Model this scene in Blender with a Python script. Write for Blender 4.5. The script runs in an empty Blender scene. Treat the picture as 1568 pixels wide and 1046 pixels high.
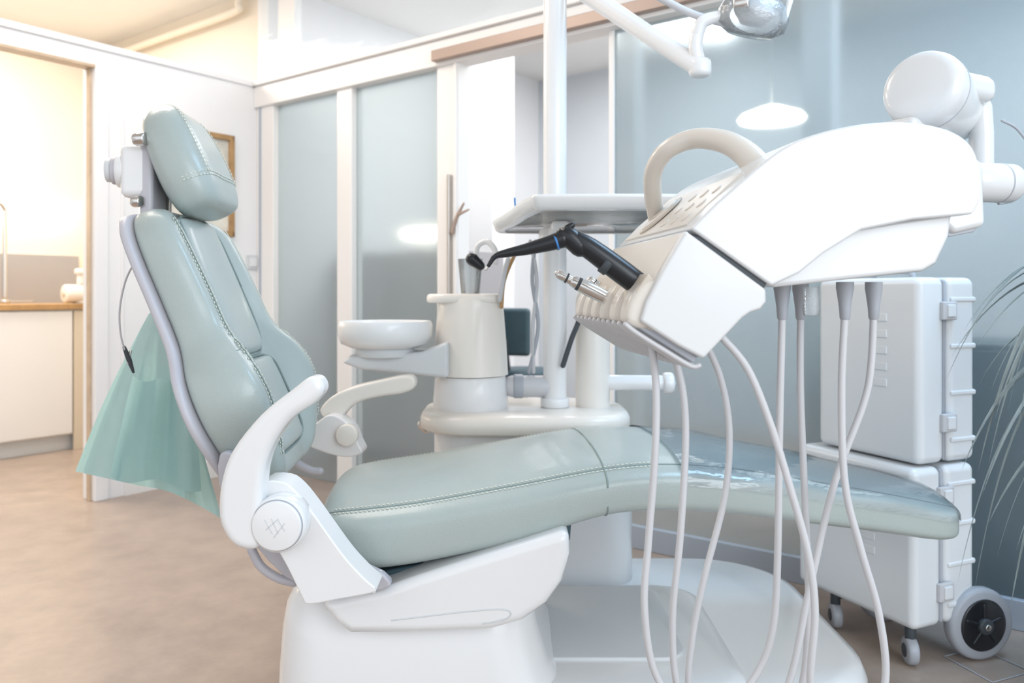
import bpy, math, random
from mathutils import Vector, Matrix
random.seed(7)
sc = bpy.context.scene
sc.view_settings.view_transform = 'Standard'

# ------------------------------------------------------------------ materials
def mat(name, col, rough=0.4, metal=0.0, spec=0.5, coat=0.0, bump=0.0, bscale=300, var=0.0, vscale=4, trans=0.0, ior=1.45, emit=None, estr=0):
    m = bpy.data.materials.new(name); m.use_nodes = True
    nt = m.node_tree; b = nt.nodes['Principled BSDF']
    b.inputs['Base Color'].default_value = (*col, 1)
    b.inputs['Roughness'].default_value = rough
    b.inputs['Metallic'].default_value = metal
    b.inputs['Specular IOR Level'].default_value = spec
    b.inputs['Coat Weight'].default_value = coat
    b.inputs['Coat Roughness'].default_value = 0.12
    b.inputs['Transmission Weight'].default_value = trans
    b.inputs['IOR'].default_value = ior
    if emit:
        b.inputs['Emission Color'].default_value = (*emit, 1)
        b.inputs['Emission Strength'].default_value = estr
    tc = nt.nodes.new('ShaderNodeTexCoord')
    if var > 0:
        n = nt.nodes.new('ShaderNodeTexNoise'); n.inputs['Scale'].default_value = vscale; n.inputs['Detail'].default_value = 8
        n.inputs['Roughness'].default_value = .65
        r = nt.nodes.new('ShaderNodeValToRGB')
        r.color_ramp.elements[0].position = 0.3; r.color_ramp.elements[1].position = 0.7
        r.color_ramp.elements[0].color = (*[c*(1-var) for c in col], 1)
        r.color_ramp.elements[1].color = (*[min(1, c*(1+var)) for c in col], 1)
        nt.links.new(tc.outputs['Object'], n.inputs['Vector'])
        nt.links.new(n.outputs['Fac'], r.inputs['Fac']); nt.links.new(r.outputs['Color'], b.inputs['Base Color'])
    if bump > 0:
        n2 = nt.nodes.new('ShaderNodeTexVoronoi'); n2.inputs['Scale'].default_value = bscale
        bp = nt.nodes.new('ShaderNodeBump'); bp.inputs['Strength'].default_value = bump; bp.inputs['Distance'].default_value = 0.001
        nt.links.new(tc.outputs['Object'], n2.inputs['Vector'])
        nt.links.new(n2.outputs['Distance'], bp.inputs['Height']); nt.links.new(bp.outputs['Normal'], b.inputs['Normal'])
    return m

def frosted(name, tint, dif, fac, rough):
    m = bpy.data.materials.new(name); m.use_nodes = True
    nt = m.node_tree; b = nt.nodes['Principled BSDF']
    b.inputs['Base Color'].default_value = (*tint, 1); b.inputs['Roughness'].default_value = rough
    b.inputs['Transmission Weight'].default_value = 1; b.inputs['IOR'].default_value = 1.2
    d = nt.nodes.new('ShaderNodeBsdfPrincipled'); d.inputs['Base Color'].default_value = (*dif, 1)
    d.inputs['Roughness'].default_value = 0.10
    mx = nt.nodes.new('ShaderNodeMixShader'); mx.inputs[0].default_value = fac
    nt.links.new(b.outputs[0], mx.inputs[1]); nt.links.new(d.outputs[0], mx.inputs[2])
    nt.links.new(mx.outputs[0], nt.nodes['Material Output'].inputs['Surface'])
    return m

def clearfilm(name, col, alpha, rough=0.08, fres=False, bump=.25):
    m = bpy.data.materials.new(name); m.use_nodes = True
    nt = m.node_tree
    t = nt.nodes.new('ShaderNodeBsdfTransparent'); t.inputs[0].default_value = (.97, .98, .99, 1)
    b = nt.nodes['Principled BSDF']; b.inputs['Base Color'].default_value = (*col, 1); b.inputs['Roughness'].default_value = rough
    n = nt.nodes.new('ShaderNodeTexNoise'); n.inputs['Scale'].default_value = 14
    bp = nt.nodes.new('ShaderNodeBump'); bp.inputs['Strength'].default_value = bump; bp.inputs['Distance'].default_value = 0.01
    nt.links.new(n.outputs['Fac'], bp.inputs['Height']); nt.links.new(bp.outputs['Normal'], b.inputs['Normal'])
    mx = nt.nodes.new('ShaderNodeMixShader'); mx.inputs[0].default_value = alpha
    nt.links.new(t.outputs[0], mx.inputs[1]); nt.links.new(b.outputs[0], mx.inputs[2])
    last = mx
    if fres:
        g = nt.nodes.new('ShaderNodeBsdfGlossy'); g.inputs['Roughness'].default_value = rough
        nt.links.new(bp.outputs['Normal'], g.inputs['Normal'])
        fr = nt.nodes.new('ShaderNodeFresnel'); fr.inputs['IOR'].default_value = 1.6
        m2 = nt.nodes.new('ShaderNodeMixShader')
        nt.links.new(fr.outputs[0], m2.inputs[0]); nt.links.new(mx.outputs[0], m2.inputs[1]); nt.links.new(g.outputs[0], m2.inputs[2])
        last = m2
    nt.links.new(last.outputs[0], nt.nodes['Material Output'].inputs['Surface'])
    return m

M_white = mat('white_lacquer', (.79, .79, .795), .24, coat=.4)
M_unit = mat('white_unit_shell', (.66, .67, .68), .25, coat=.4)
M_white2 = mat('white_plastic', (.64, .66, .68), .38)
M_cream = mat('cream_plastic', (.80, .755, .70), .32, coat=.3)
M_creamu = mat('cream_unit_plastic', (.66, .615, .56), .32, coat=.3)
M_seat = mat('mint_leather', (.385, .440, .425), .32, coat=.3, bump=.3, bscale=380, var=.03)
M_pipe = mat('seam_thread', (.72, .74, .66), .6)
M_seam = mat('seam_dark', (.22, .28, .27), .6)
M_shell = mat('shell_grey', (.50, .49, .53), .35)
M_black = mat('black_rubber', (.012, .014, .018), .28)
M_dark = mat('dark_grey', (.05, .06, .07), .5)
M_metal = mat('brushed_metal', (.62, .60, .58), .22, metal=1)
M_hose = mat('grey_hose', (.56, .56, .58), .42)
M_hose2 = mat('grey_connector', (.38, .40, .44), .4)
M_wall = mat('wall_paint', (.84, .835, .84), .75, var=.02, vscale=2)
M_wallb = mat('wall_paint_beige', (.85, .77, .66), .8, var=.02, vscale=2)
M_wallg = mat('wall_paint_grey', (.62, .65, .68), .8, var=.02, vscale=2)
M_ceil = mat('ceiling_paint', (.85, .84, .82), .85, var=.01)
M_frame = mat('frame_paint', (.84, .82, .80), .4)
M_rail = mat('bronze_rail', (.42, .32, .27), .4, metal=.3)
M_wood = mat('oak_wood', (.42, .25, .11), .45, var=.25, vscale=12)
M_wood2 = mat('trim_wood', (.55, .42, .30), .45, var=.15, vscale=12)
M_floor = mat('floor_linoleum', (.375, .295, .245), .32, var=.15, vscale=7)
M_base = mat('baseboard_grey', (.40, .45, .52), .5)
M_frost = frosted('frosted_glass', (.86, .93, .94), (.43, .49, .51), .36, .30)
M_frost2 = frosted('frosted_glass_blue', (.82, .90, .92), (.28, .35, .385), .34, .24)
M_film = clearfilm('clear_vinyl', (.85, .92, .98), .10, .12, True, .35)
M_tglass = clearfilm('clear_glass', (.85, .92, .95), .10, .03)
M_clear = clearfilm('clear_plastic', (.85, .9, .92), .30, .1, True)
M_case = mat('case_white', (.72, .74, .76), .3, coat=.2)
M_cloth = mat('mint_cloth', (.40, .58, .58), .7, var=.05, vscale=20)
M_leaf = mat('leaf_pale', (.25, .30, .30), .35, var=.35, vscale=5)
M_pot = mat('pot_ceramic', (.2, .22, .24), .4)
M_strip = mat('strip_light', (1, .9, .7), .5, emit=(1, .90, .74), estr=16)
M_lampw = mat('reflection_glow', (1, .9, .75), .5, emit=(1, .92, .80), estr=7)
M_splash = mat('splash_grey', (.38, .37, .38), .4)
M_tan = mat('tan_panel', (.66, .58, .47), .4)
M_key = mat('key_beige', (.56, .50, .43), .4)
M_paper = mat('print_paper', (.65, .62, .55), .8, var=.3, vscale=6)
M_blue = mat('blue_plastic', (.05, .2, .5), .4)
M_darkteal = mat('dark_teal', (.05, .09, .11), .5)

nt = M_cloth.node_tree
tr = nt.nodes.new('ShaderNodeBsdfTranslucent'); tr.inputs[0].default_value = (.58, .82, .80, 1)
mx = nt.nodes.new('ShaderNodeMixShader'); mx.inputs[0].default_value = .45
nt.links.new(nt.nodes['Principled BSDF'].outputs[0], mx.inputs[1]); nt.links.new(tr.outputs[0], mx.inputs[2])
nt.links.new(mx.outputs[0], nt.nodes['Material Output'].inputs['Surface'])

# ------------------------------------------------------------------ helpers
def empty(name, loc):
    e = bpy.data.objects.new(name, None); e.location = loc; e.empty_display_size = .1
    sc.collection.objects.link(e); return e

def obj(name, verts, faces, m, parent=None, smooth=True, bevel=0, seg=3, sub=0):
    vs = [Vector(v) for v in verts]
    c = Vector((sum(v.x for v in vs), sum(v.y for v in vs), sum(v.z for v in vs)))/len(vs)
    me = bpy.data.meshes.new(name); me.from_pydata([v-c for v in vs], [], faces); me.update()
    import bmesh
    bm = bmesh.new(); bm.from_mesh(me); bmesh.ops.recalc_face_normals(bm, faces=bm.faces); bm.to_mesh(me); bm.free()
    me.materials.append(m)
    if smooth: me.polygons.foreach_set('use_smooth', [True]*len(me.polygons))
    o = bpy.data.objects.new(name, me); o.location = c; sc.collection.objects.link(o)
    if parent:
        o.parent = parent; o.matrix_parent_inverse = Matrix.Translation(-Vector(parent.location))
    if bevel > 0:
        b = o.modifiers.new('bevel', 'BEVEL'); b.width = bevel; b.segments = seg; b.limit_method = 'ANGLE'
        b.angle_limit = math.radians(40); b.harden_normals = True
    if sub:
        s = o.modifiers.new('sub', 'SUBSURF'); s.levels = sub; s.render_levels = sub
    return o

def catmull(pts, n=8, closed=False):
    P = [tuple(p) for p in pts]; out = []; L = len(P); rng = L if closed else L-1
    for i in range(rng):
        if closed: p0, p1, p2, p3 = P[(i-1) % L], P[i], P[(i+1) % L], P[(i+2) % L]
        else: p0, p1, p2, p3 = P[max(i-1, 0)], P[i], P[i+1], P[min(i+2, L-1)]
        for k in range(n):
            t = k/n
            out.append(tuple(.5*((2*b)+(-a+c)*t+(2*a-5*b+4*c-d)*t*t+(-a+3*b-3*c+d)*t**3) for a, b, c, d in zip(p0, p1, p2, p3)))
    if not closed: out.append(P[-1])
    return out

def T(pts, d):   # drawing units -> metres on a vertical plane Y=d (template scale d/1220)
    return [((x-784)*d/1220, 1-(y-450)*d/1220) for x, y in pts]
def T3(pts):
    return [((x-784)*d/1220, d, 1-(y-450)*d/1220) for x, y, d in pts]

def prism(name, pts, y0, y1, m, parent=None, bevel=.008, seg=4, smooth_outline=0, skew=0, yr=None):
    if smooth_outline: pts = catmull(pts, smooth_outline, True)
    if yr is None: yr = y0
    n = len(pts)
    v = [(x+skew*(y0-yr), y0, z) for x, z in pts]+[(x+skew*(y1-yr), y1, z) for x, z in pts]
    f = [list(range(n)), list(range(2*n-1, n-1, -1))]+[[i, (i+1) % n, n+(i+1) % n, n+i] for i in range(n)]
    return obj(name, v, f, m, parent, True, bevel, seg)

def loft(name, rings, m, parent=None, sub=0, caps=True):
    n = len(rings[0]); v = [p for r in rings for p in r]; f = []
    for i in range(len(rings)-1):
        for k in range(n):
            f.append([i*n+k, i*n+(k+1) % n, (i+1)*n+(k+1) % n, (i+1)*n+k])
    if caps:
        f.append(list(range(n))[::-1]); f.append([(len(rings)-1)*n+k for k in range(n)])
    return obj(name, v, f, m, parent, True, sub=sub)

def tube(name, pts, r, m, parent=None, n=8, seg=14, flat=(1, 1), up=(0, 0, 1), roundcap=True, straight=False):
    rs = r if isinstance(r, (list, tuple)) else [r]*len(pts)
    P4 = [(*p, q) for p, q in zip(pts, rs)]
    S = P4 if straight else catmull(P4, n)
    C = [Vector(s[:3]) for s in S]; R = [s[3] for s in S]
    tang = []
    for i in range(len(C)):
        a = C[max(i-1, 0)]; b = C[min(i+1, len(C)-1)]
        tang.append((b-a).normalized())
    U = Vector(up); nrm = (U-tang[0]*U.dot(tang[0]))
    if nrm.length < 1e-3: nrm = Vector((1, 0, 0))-tang[0]*tang[0].x
    nrm.normalize()
    rings = []
    def ring(c, t, nn, rad):
        bi = t.cross(nn)
        return [tuple(c+nn*(math.cos(2*math.pi*k/seg)*rad*flat[0])+bi*(math.sin(2*math.pi*k/seg)*rad*flat[1])) for k in range(seg)]
    if roundcap:
        for a in (80, 55, 28):
            rings.append(ring(C[0]-tang[0]*R[0]*math.sin(math.radians(a))*min(flat), tang[0], nrm, R[0]*math.cos(math.radians(a))))
    for i in range(len(C)):
        nrm = (nrm-tang[i]*nrm.dot(tang[i])).normalized()
        rings.append(ring(C[i], tang[i], nrm, R[i]))
    if roundcap:
        for a in (28, 55, 80):
            rings.append(ring(C[-1]+tang[-1]*R[-1]*math.sin(math.radians(a))*min(flat), tang[-1], nrm, R[-1]*math.cos(math.radians(a))))
    return loft(name, rings, m, parent)

def lathe(name, prof, c, m, parent=None, axis=(0, 0, 1), seg=40, sx=1, sy=1):
    ax = Vector(axis).normalized(); u = Vector((1, 0, 0)) if abs(ax.x) < .9 else Vector((0, 1, 0))
    u = (u-ax*u.dot(ax)).normalized(); w = ax.cross(u); c = Vector(c)
    rings = [[tuple(c+ax*h+u*(r*sx*math.cos(2*math.pi*k/seg))+w*(r*sy*math.sin(2*math.pi*k/seg))) for k in range(seg)] for r, h in prof]
    o = loft(name, rings, m, parent)
    e = o.modifiers.new('es', 'EDGE_SPLIT'); e.split_angle = math.radians(50)
    return o

def cyl(name, c, r, h, m, parent=None, axis=(0, 0, 1), b=.004, seg=36):
    b = min(b, r*.5, h*.3)
    pr = [(r-b, -h/2), (r-b*.3, -h/2+b*.3), (r, -h/2+b), (r, h/2-b), (r-b*.3, h/2-b*.3), (r-b, h/2)]
    return lathe(name, pr, c, m, parent, axis, seg)

def box(name, c, size, m, parent=None, rot=0, bevel=.004, seg=3):
    hx, hy, hz = [s/2 for s in size]; cr, sr = math.cos(rot), math.sin(rot)
    v = []
    for x, y, z in [(-1, -1, -1), (1, -1, -1), (1, 1, -1), (-1, 1, -1), (-1, -1, 1), (1, -1, 1), (1, 1, 1), (-1, 1, 1)]:
        X, Y = x*hx, y*hy
        v.append((c[0]+X*cr-Y*sr, c[1]+X*sr+Y*cr, c[2]+z*hz))
    f = [[0, 3, 2, 1], [4, 5, 6, 7], [0, 1, 5, 4], [1, 2, 6, 5], [2, 3, 7, 6], [3, 0, 4, 7]]
    return obj(name, v, f, m, parent, True, bevel, seg) if bevel > 0 else obj(name, v, f, m, parent, False)

def dashes(name, path, m, parent, dash=.006, gap=.005, r=.0011):
    C = [Vector(p) for p in path]; v = []; f = []
    tot = [0]
    for a, b in zip(C, C[1:]): tot.append(tot[-1]+(b-a).length)
    def at(s):
        for j in range(len(C)-1):
            if tot[j+1] >= s: return C[j].lerp(C[j+1], (s-tot[j])/max(1e-6, tot[j+1]-tot[j]))
        return C[-1]
    s = 0
    while s+dash < tot[-1]:
        a, b = at(s), at(s+dash); t = (b-a).normalized()
        u = t.cross(Vector((0.3, .2, 1))).normalized(); w = t.cross(u)
        o = len(v)
        for c in (a, b):
            for k in range(6): v.append(tuple(c+u*r*math.cos(k*math.pi/3)+w*r*math.sin(k*math.pi/3)))
        for k in range(6): f.append([o+k, o+(k+1) % 6, o+6+(k+1) % 6, o+6+k])
        f.append([o+k for k in range(6)]); f.append([o+6+k for k in range(6)])
        s += dash+gap
    return obj(name, v, f, m, parent)

# ------------------------------------------------------------------ room
K = Vector((-1.447, 4.59, 0)); A = Vector((.801, -.598, 0)).normalized(); B = Vector((-.598, -.801, 0)).normalized()
def R(s, q, z): return K+A*s+B*q+Vector((0, 0, z))
def rb(name, s0, s1, q0, q1, z0, z1, m, parent=None, bevel=0):
    v = [R(s, q, z) for z in (z0, z1) for s, q in ((s0, q0), (s1, q0), (s1, q1), (s0, q1))]
    f = [[0, 3, 2, 1], [4, 5, 6, 7], [0, 1, 5, 4], [1, 2, 6, 5], [2, 3, 7, 6], [3, 0, 4, 7]]
    return obj(name, v, f, m, parent, bevel > 0, bevel)

H = 2.82
rb('floor', -2.3, 6.5, -3.0, 7.0, -.05, 0, M_floor)
rb('ceiling', -2.3, 6.5, -3.0, 5.2, H, H+.05, M_ceil)
wl = empty('wall_left', R(0, .5, 1))
rb('panel_a', -.1, 0, 0, .90, 0, 2.18, M_wall, wl)
rb('panel_b', -.1, 0, .90, 2.0, 2.10, 2.18, M_wall, wl)
rb('panel_c', -.1, 0, 2.0, 7.0, 0, 2.18, M_wall, wl)
rb('cap', -.115, .015, 0, 7.0, 2.18, 2.21, M_wall, wl)
rb('trim_1', -.11, .014, .88, .945, 0, 2.115, M_wall, None, .004)
rb('trim_2', -.06, .016, .945, 2.0, 2.085, 2.10, M_wood2, None, .002)
rb('trim_3', -.055, -.02, .945, .955, 0, 2.085, M_wood2, None, .002)
rb('trim_4', .0, .008, .80, .815, .09, 2.10, M_wall, None, .003)
rb('baseboard_left', 0, .012, .0, .80, 0, .09, M_frame)
gw = empty('wall_glass', R(2, 0, 1))
for i, (s0, s1) in enumerate([(0, .154), (.686, .80), (1.387, 1.52)]):
    rb('post_%d' % i, s0, s1, -.05, .03, 0, 2.12, M_frame, gw, .006)
rb('post_line', .03, .045, .03, .036, 0, 2.1, M_base, gw)
rb('post_line_b', 1.50, 1.515, .03, .04, 0, 2.1, M_frame, gw)
rb('pane_edge', 2.295, 2.32, -.03, .005, 0, 2.06, M_frame, gw, .004)
rb('header', 0, 6.5, -.05, .05, 2.06, 2.18, M_frame, gw, .006)
rb('header_cap', 0, 6.5, -.06, .07, 2.18, 2.205, M_frame, gw, .004)
rb('sliding_rail', 1.40, 3.2, .05, .085, 2.075, 2.125, M_rail, gw, .004)
rb('transom_post', .16, .30, -.05, .0, 2.2, H, M_frame, gw)
rb('door_pull', 1.47, 1.485, .03, .055, .95, 1.55, M_metal, gw, .003)
rb('window_1', .15, .69, -.015, -.005, .0, 2.07, M_frost)
rb('window_2', .80, 1.39, -.015, -.005, .0, 2.07, M_frost)
rb('window_3', 2.32, 6.5, -.015, -.005, .0, 2.07, M_frost2)
rb('baseboard_right', 2.30, 6.5, -.004, .02, 0, .09, M_base, None, .003)
rb('window_4', 0, 6.5, -.012, -.006, 2.2, H, M_tglass)
# next room
rb('wall_back', -.1, 6.5, -2.9, -2.8, 0, H, M_wallg)
rb('wall_side', -.1, 0, -2.8, -.05, 0, H, M_wall)
rb('wall_pier', 0, .52, -1.75, -1.5, 0, H, M_wall)
rb('wall_column_a', 2.88, 3.0, -.72, -.6, 0, H, M_wall)
rb('wall_column_b', 1.99, 2.09, -.70, -.6, 0, H, M_wall)
rb('wall_kitchen', -2.15, -2.05, -.15, 5, 0, H, M_wallb)
rb('wall_kitchen_side', -2.05, -.1, -.2, -.1, 0, H, M_wallb)

# kitchenette
kc = empty('kitchen_cabinet', R(-1.7, 1.3, 0))
rb('carcass', -2.03, -1.42, .1, 3.2, .10, .90, M_cream, kc)
rb('plinth', -2.03, -1.46, .1, 3.2, 0, .10, M_white2, kc)
rb('filler_panel', -1.42, -1.40, .1, .40, .0, .89, M_tan, kc, .002)
rb('filler_edge', -1.42, -1.395, .29, .30, .0, .89, M_wood2, kc, .002)
for i in range(5):
    rb('door_front_%d' % i, -1.42, -1.40, .41+i*.62, .41+i*.62+.61, .11, .89, M_white, kc, .003)
    rb('door_handle_%d' % i, -1.40, -1.385, .95+i*.62, .96+i*.62, .80, .84, M_metal, kc, .002)
rb('countertop', -2.03, -1.38, .08, 3.2, .90, .935, M_wood, kc, .004)
rb('splashback', -2.045, -2.03, .08, 3.2, .935, 1.27, M_splash, kc)
tp = R(-1.72, .68, .937)
fa = empty('kitchen_faucet', tp)
tube('spout', [tp+Vector((0, 0, .014)), tp+Vector((0, 0, .5)), tp+Vector((0, 0, .60)), tp+B*.05+Vector((0, 0, .64)), tp+B*.1+Vector((0, 0, .58))], .014, M_metal, fa)
cyl('base', tp+Vector((0, 0, .012)), .03, .024, M_metal, fa)
rb('lever', -1.76, -1.74, .50, .66, .945, .955, M_metal, fa, .002)
ls = empty('under_cabinet_light', R(-2.0, 1.4, 1.62))
rb('diffuser', -2.045, -1.99, .12, 2.4, 1.585, 1.64, M_strip, ls, .004)
rb('housing', -2.048, -1.985, .10, 2.42, 1.64, 1.665, M_white, ls, .004)
cq = R(-1.52, .30, 1.0)
cn = empty('paper_roll_dispenser', R(-1.52, .30, .937))
cyl('roll', cq, .06, .22, M_cream, cn, (B.x, B.y, 0), .012); cyl('core', cq, .02, .235, M_tan, cn, (B.x, B.y, 0))
cyl('knob', cq+Vector((0, 0, .095)), .026, .07, M_cream, cn); cyl('handle_ball', cq+Vector((0, 0, .145)), .04, .04, M_cream, cn, b=.015)
cyl('foot', R(-1.52, .30, .945), .05, .016, M_cream, cn)
pp = empty('ceiling_pipe', R(-1.6, .1, 2.6))
tube('run', [R(-2.0, -.04, 2.7), R(-1.2, -.04, 2.7), R(-.35, -.04, 2.7), R(-.28, -.04, 2.74), R(-.28, -.04, 2.80)], .022, M_wallb, pp)
pf = empty('picture_frame', R(.01, .4, 1.6))
rb('backing', .001, .012, .22, .58, 1.34, 1.85, M_paper, pf)
rb('rail_top', .001, .03, .19, .61, 1.845, 1.875, M_wood, pf, .003)
rb('rail_bottom', .001, .03, .19, .61, 1.315, 1.345, M_wood, pf, .003)
rb('rail_l', .001, .03, .58, .61, 1.315, 1.875, M_wood, pf, .003)
rb('rail_r', .001, .03, .19, .22, 1.315, 1.875, M_wood, pf, .003)
sw = empty('light_switch', R(.02, .06, 1.15))
rb('plate', .001, .012, .02, .10, 1.14, 1.22, M_white2, sw, .003); rb('rocker', .012, .018, .035, .085, 1.155, 1.205, M_white, sw, .002)

# next room contents
oc = empty('office_chair', R(.9, -1.35, 0))
pc = R(.88, -1.37, 0)
cyl('seat', pc+Vector((0, 0, .48)), .20, .07, M_darkteal, oc, b=.02)
box('backrest', pc+B*(.17)+Vector((0, 0, .76)), (.30, .05, .30), M_darkteal, oc, -.4, .025)
tube('back_bar', [pc+B*(.16)+Vector((0, 0, .47)), pc+B*(.20)+Vector((0, 0, .70))], .015, M_dark, oc)
cyl('stem', pc+Vector((0, 0, .27)), .025, .36, M_metal, oc)
for i in range(5):
    a = i*2*math.pi/5
    e = pc+Vector((.24*math.cos(a), .24*math.sin(a), .07))
    tube('leg_%d' % i, [pc+Vector((0, 0, .1)), e], [.02, .013], M_dark, oc)
    cyl('castor_%d' % i, e-Vector((0, 0, .04)), .03, .03, M_black, oc, (math.sin(a), -math.cos(a), 0))
sb = empty('sideboard', R(4.6, -.9, 0))
rb('body', 3.1, 6.0, -.58, -.10, .06, .84, M_darkteal, sb, .01)
rb('plinth', 3.15, 5.95, -.55, -.2, 0, .06, M_dark, sb)
for i in range(4): rb('front_%d' % i, 3.12+i*.72, 3.12+i*.72+.70, -.10, -.08, .08, .82, M_darkteal, sb, .004)
cb = empty('tall_cabinet', R(.7, -.8, 0))
rb('body', .05, 1.0, -1.0, -.54, .05, 1.25, M_splash, cb, .01)
rb('plinth', .1, .95, -.95, -.6, 0, .05, M_dark, cb)
rb('front_1', .06, .52, -.54, -.52, .07, 1.23, M_splash, cb, .004); rb('front_2', .54, .99, -.54, -.52, .07, 1.23, M_splash, cb, .004)
lb = empty('strip_reflection_bar', R(.73, -.6, 1.35))  # added glowing bar, stands in for a strip light reflected in the pane
rb('tube', .58, .86, -.62, -.58, 1.335, 1.365, M_strip, lb, .004)
rb('stand', .70, .74, -.62, -.58, 1.252, 1.335, M_white, lb, .003)
rb('foot', .62, .82, -.66, -.55, 1.25, 1.26, M_white, lb, .003)
pl = empty('lamp_reflection_disc', R(3.0, -.35, 1.6))  # added glowing disc on a cord, imitates a lamp's reflection in the glass
pcx = R(2.90, -.16, 1.655)
lathe('shade', [(.02, .05), (.04, .045), (.11, .018), (.125, 0), (.12, -.010), (.06, -.022), (.01, -.026)], pcx, M_lampw, pl)
tube('cord', [pcx+Vector((0, 0, .05)), pcx+Vector((0, 0, H-1.655))], .004, M_white, pl, straight=True)
tw = empty('coat_hook', R(1.6, -.02, 1.4))
b0 = R(1.5, .05, 1.28)
tube('stem', [b0, b0+A*.03+Vector((0, 0, .07)), b0+A*.07+Vector((0, 0, .13))], [.009, .009, .005], M_rail, tw)
tube('branch', [b0+A*.035+Vector((0, 0, .08)), b0+A*.10+Vector((0, 0, .10))], [.008, .004], M_rail, tw)
tube('wall_peg', [b0, b0-B*.012], .006, M_wood, tw)

# ------------------------------------------------------------------ dental chair
ch = empty('dental_chair', (0, 1.95, 0))
yaw = math.radians(4); cu, su = math.cos(yaw), math.sin(yaw)
def cp(u, v, z): return (-.40+u*cu-v*su, 1.90+u*su+v*cu, z)
NS = 5.0
def seatpt(s, th, grow=.0, n=NS, crown=.022):
    u, hw, zt, zb = s; c, sn = math.cos(th), math.sin(th); zc = (zt+zb)/2; hz = (zt-zb)/2+grow; hw += grow
    v = hw*math.copysign(abs(c)**(2/n), c); z = hz*math.copysign(abs(sn)**(2/n), sn)
    if sn > 0: z += crown*(1-(v/hw)**2)*(sn**.5)
    return cp(u, v, zc+z)
ST = [(-.03, .19, .50, .46), (-.022, .235, .525, .435), (.01, .265, .542, .42), (.08, .285, .553, .42), (.2, .295, .568, .435), (.4, .295, .600, .475), (.58, .29, .628, .525),
      (.72, .28, .634, .53), (.88, .265, .618, .515), (1.05, .24, .585, .485), (1.22, .21, .550, .455), (1.35, .185, .520, .430), (1.405, .17, .506, .425), (1.432, .15, .497, .430), (1.440, .12, .486, .443)]
SS = catmull(ST, 6)
loft('seat_cushion', [[seatpt(s, 2*math.pi*k/72) for k in range(72)] for s in SS], M_seat, ch)
for nm, sgn in (('near', 1), ('far', -1)):
    for j, ang in enumerate((136, 128)):
        th = math.radians(ang) if sgn > 0 else math.radians(180-ang)
        dashes('stitch_%s_%d' % (nm, j), [seatpt(s, th, .0016) for s in SS[12:42]], M_pipe, ch, .0055, .004, .0012)
    th = math.radians(132) if sgn > 0 else math.radians(48)
    tube('seam_%s' % nm, [seatpt(s, th) for s in SS[8:-8]], .0018, M_seam, ch, seg=6, straight=True)
s58 = SS[36]
tube('seam_cross', [seatpt(s58, math.radians(a)) for a in range(-175, 176, 3)], .002, M_seam, ch, seg=6, straight=True)
fr = []
for s in SS[43:-2]:
    fr.append([seatpt(s, math.radians(a), .006+.002*math.sin(s[0]*25+a*.06)) for a in range(2, 179, 4)])
nn = len(fr[0]); vv = [p for r in fr for p in r]
obj('foot_cover', vv, [[i*nn+k, i*nn+k+1, (i+1)*nn+k+1, (i+1)*nn+k] for i in range(len(fr)-1) for k in range(nn-1)], M_film, ch)
# backrest
def frame(s):
    p0 = Vector((-.145, 0, .575)); p1 = Vector((-.27, 0, .87)); p2 = Vector((-.40, 0, 1.18))
    p = p0*(1-s)**2+2*p1*s*(1-s)+p2*s*s
    t = (2*(1-s)*(p1-p0)+2*s*(p2-p1)).normalized()
    return p, t, Vector((t.z, 0, -t.x))
def smooth(a, b, x):
    t = max(0, min(1, (x-a)/(b-a))); return t*t*(3-2*t)
def bring(s, hw, hz, off=0, bol=0, N=88, n=3.2):
    p, t, nr = frame(s); out = []
    for k in range(N):
        th = 2*math.pi*k/N; c, sn = math.cos(th), math.sin(th)
        v = hw*math.copysign(abs(c)**(2/n), c); z = hz*math.copysign(abs(sn)**(2/n), sn)+off
        if sn > -.2: z += bol*smooth(.50, .80, abs(v/hw))*min(1, (sn+.2)*1.6)
        q = p+nr*z
        out.append(cp(q.x, v, q.z))
    return out
BS = [(0, .15, .02, 0, .0), (.015, .19, .038, 0, .01), (.06, .23, .043, 0, .03), (.18, .28, .043, 0, .06), (.30, .31, .042, 0, .08), (.42, .30, .042, 0, .07), (.54, .25, .040, 0, .042), (.68, .240, .040, 0, .038), (.82, .238, .04, 0, .034),
      (.92, .228, .038, 0, .028), (.975, .20, .034, 0, .012), (.995, .165, .022, 0, 0), (1.0, .12, .01, 0, 0)]
BC = catmull(BS, 5)
loft('backrest', [bring(*s) for s in BC], M_seat, ch)
loft('backrest_shell', [bring(s[0]*1.01-.005, s[1]+.008, .02, -.038, 0) for s in BC], M_shell, ch)
def pad(name, s0, s1, hw, off, th):
    L = [(0, .6, .2), (.02, .8, .6), (.07, .95, .92), (.3, 1, 1), (.7, 1, 1), (.93, .95, .92), (.98, .8, .6), (1, .6, .2)]
    loft(name, [bring(s0+(s1-s0)*a, hw*b, th*c, off, 0, n=3.4) for a, b, c in catmull(L, 4)], M_seat, ch)
    loop = []
    for k in range(64):
        th_ = 2*math.pi*k/64; c, sn = math.cos(th_), math.sin(th_)
        v = (hw+.003)*math.copysign(abs(c)**(2/5), c); s = (s0+s1)/2+((s1-s0)/2+.004)*math.copysign(abs(sn)**(2/5), sn)
        p, t, nr = frame(min(s, .985)); q = p+nr*(.044+.01*smooth(.4, .6, abs(v)/.26)); loop.append(cp(q.x, v, q.z))
    tube(name+'_piping', loop+[loop[0]], .0028, M_seam, ch, seg=8, straight=True, roundcap=False)
pad('lumbar_pad', .08, .43, .150, .036, .026)
pad('upper_pad', .445, .965, .132, .034, .026)
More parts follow.
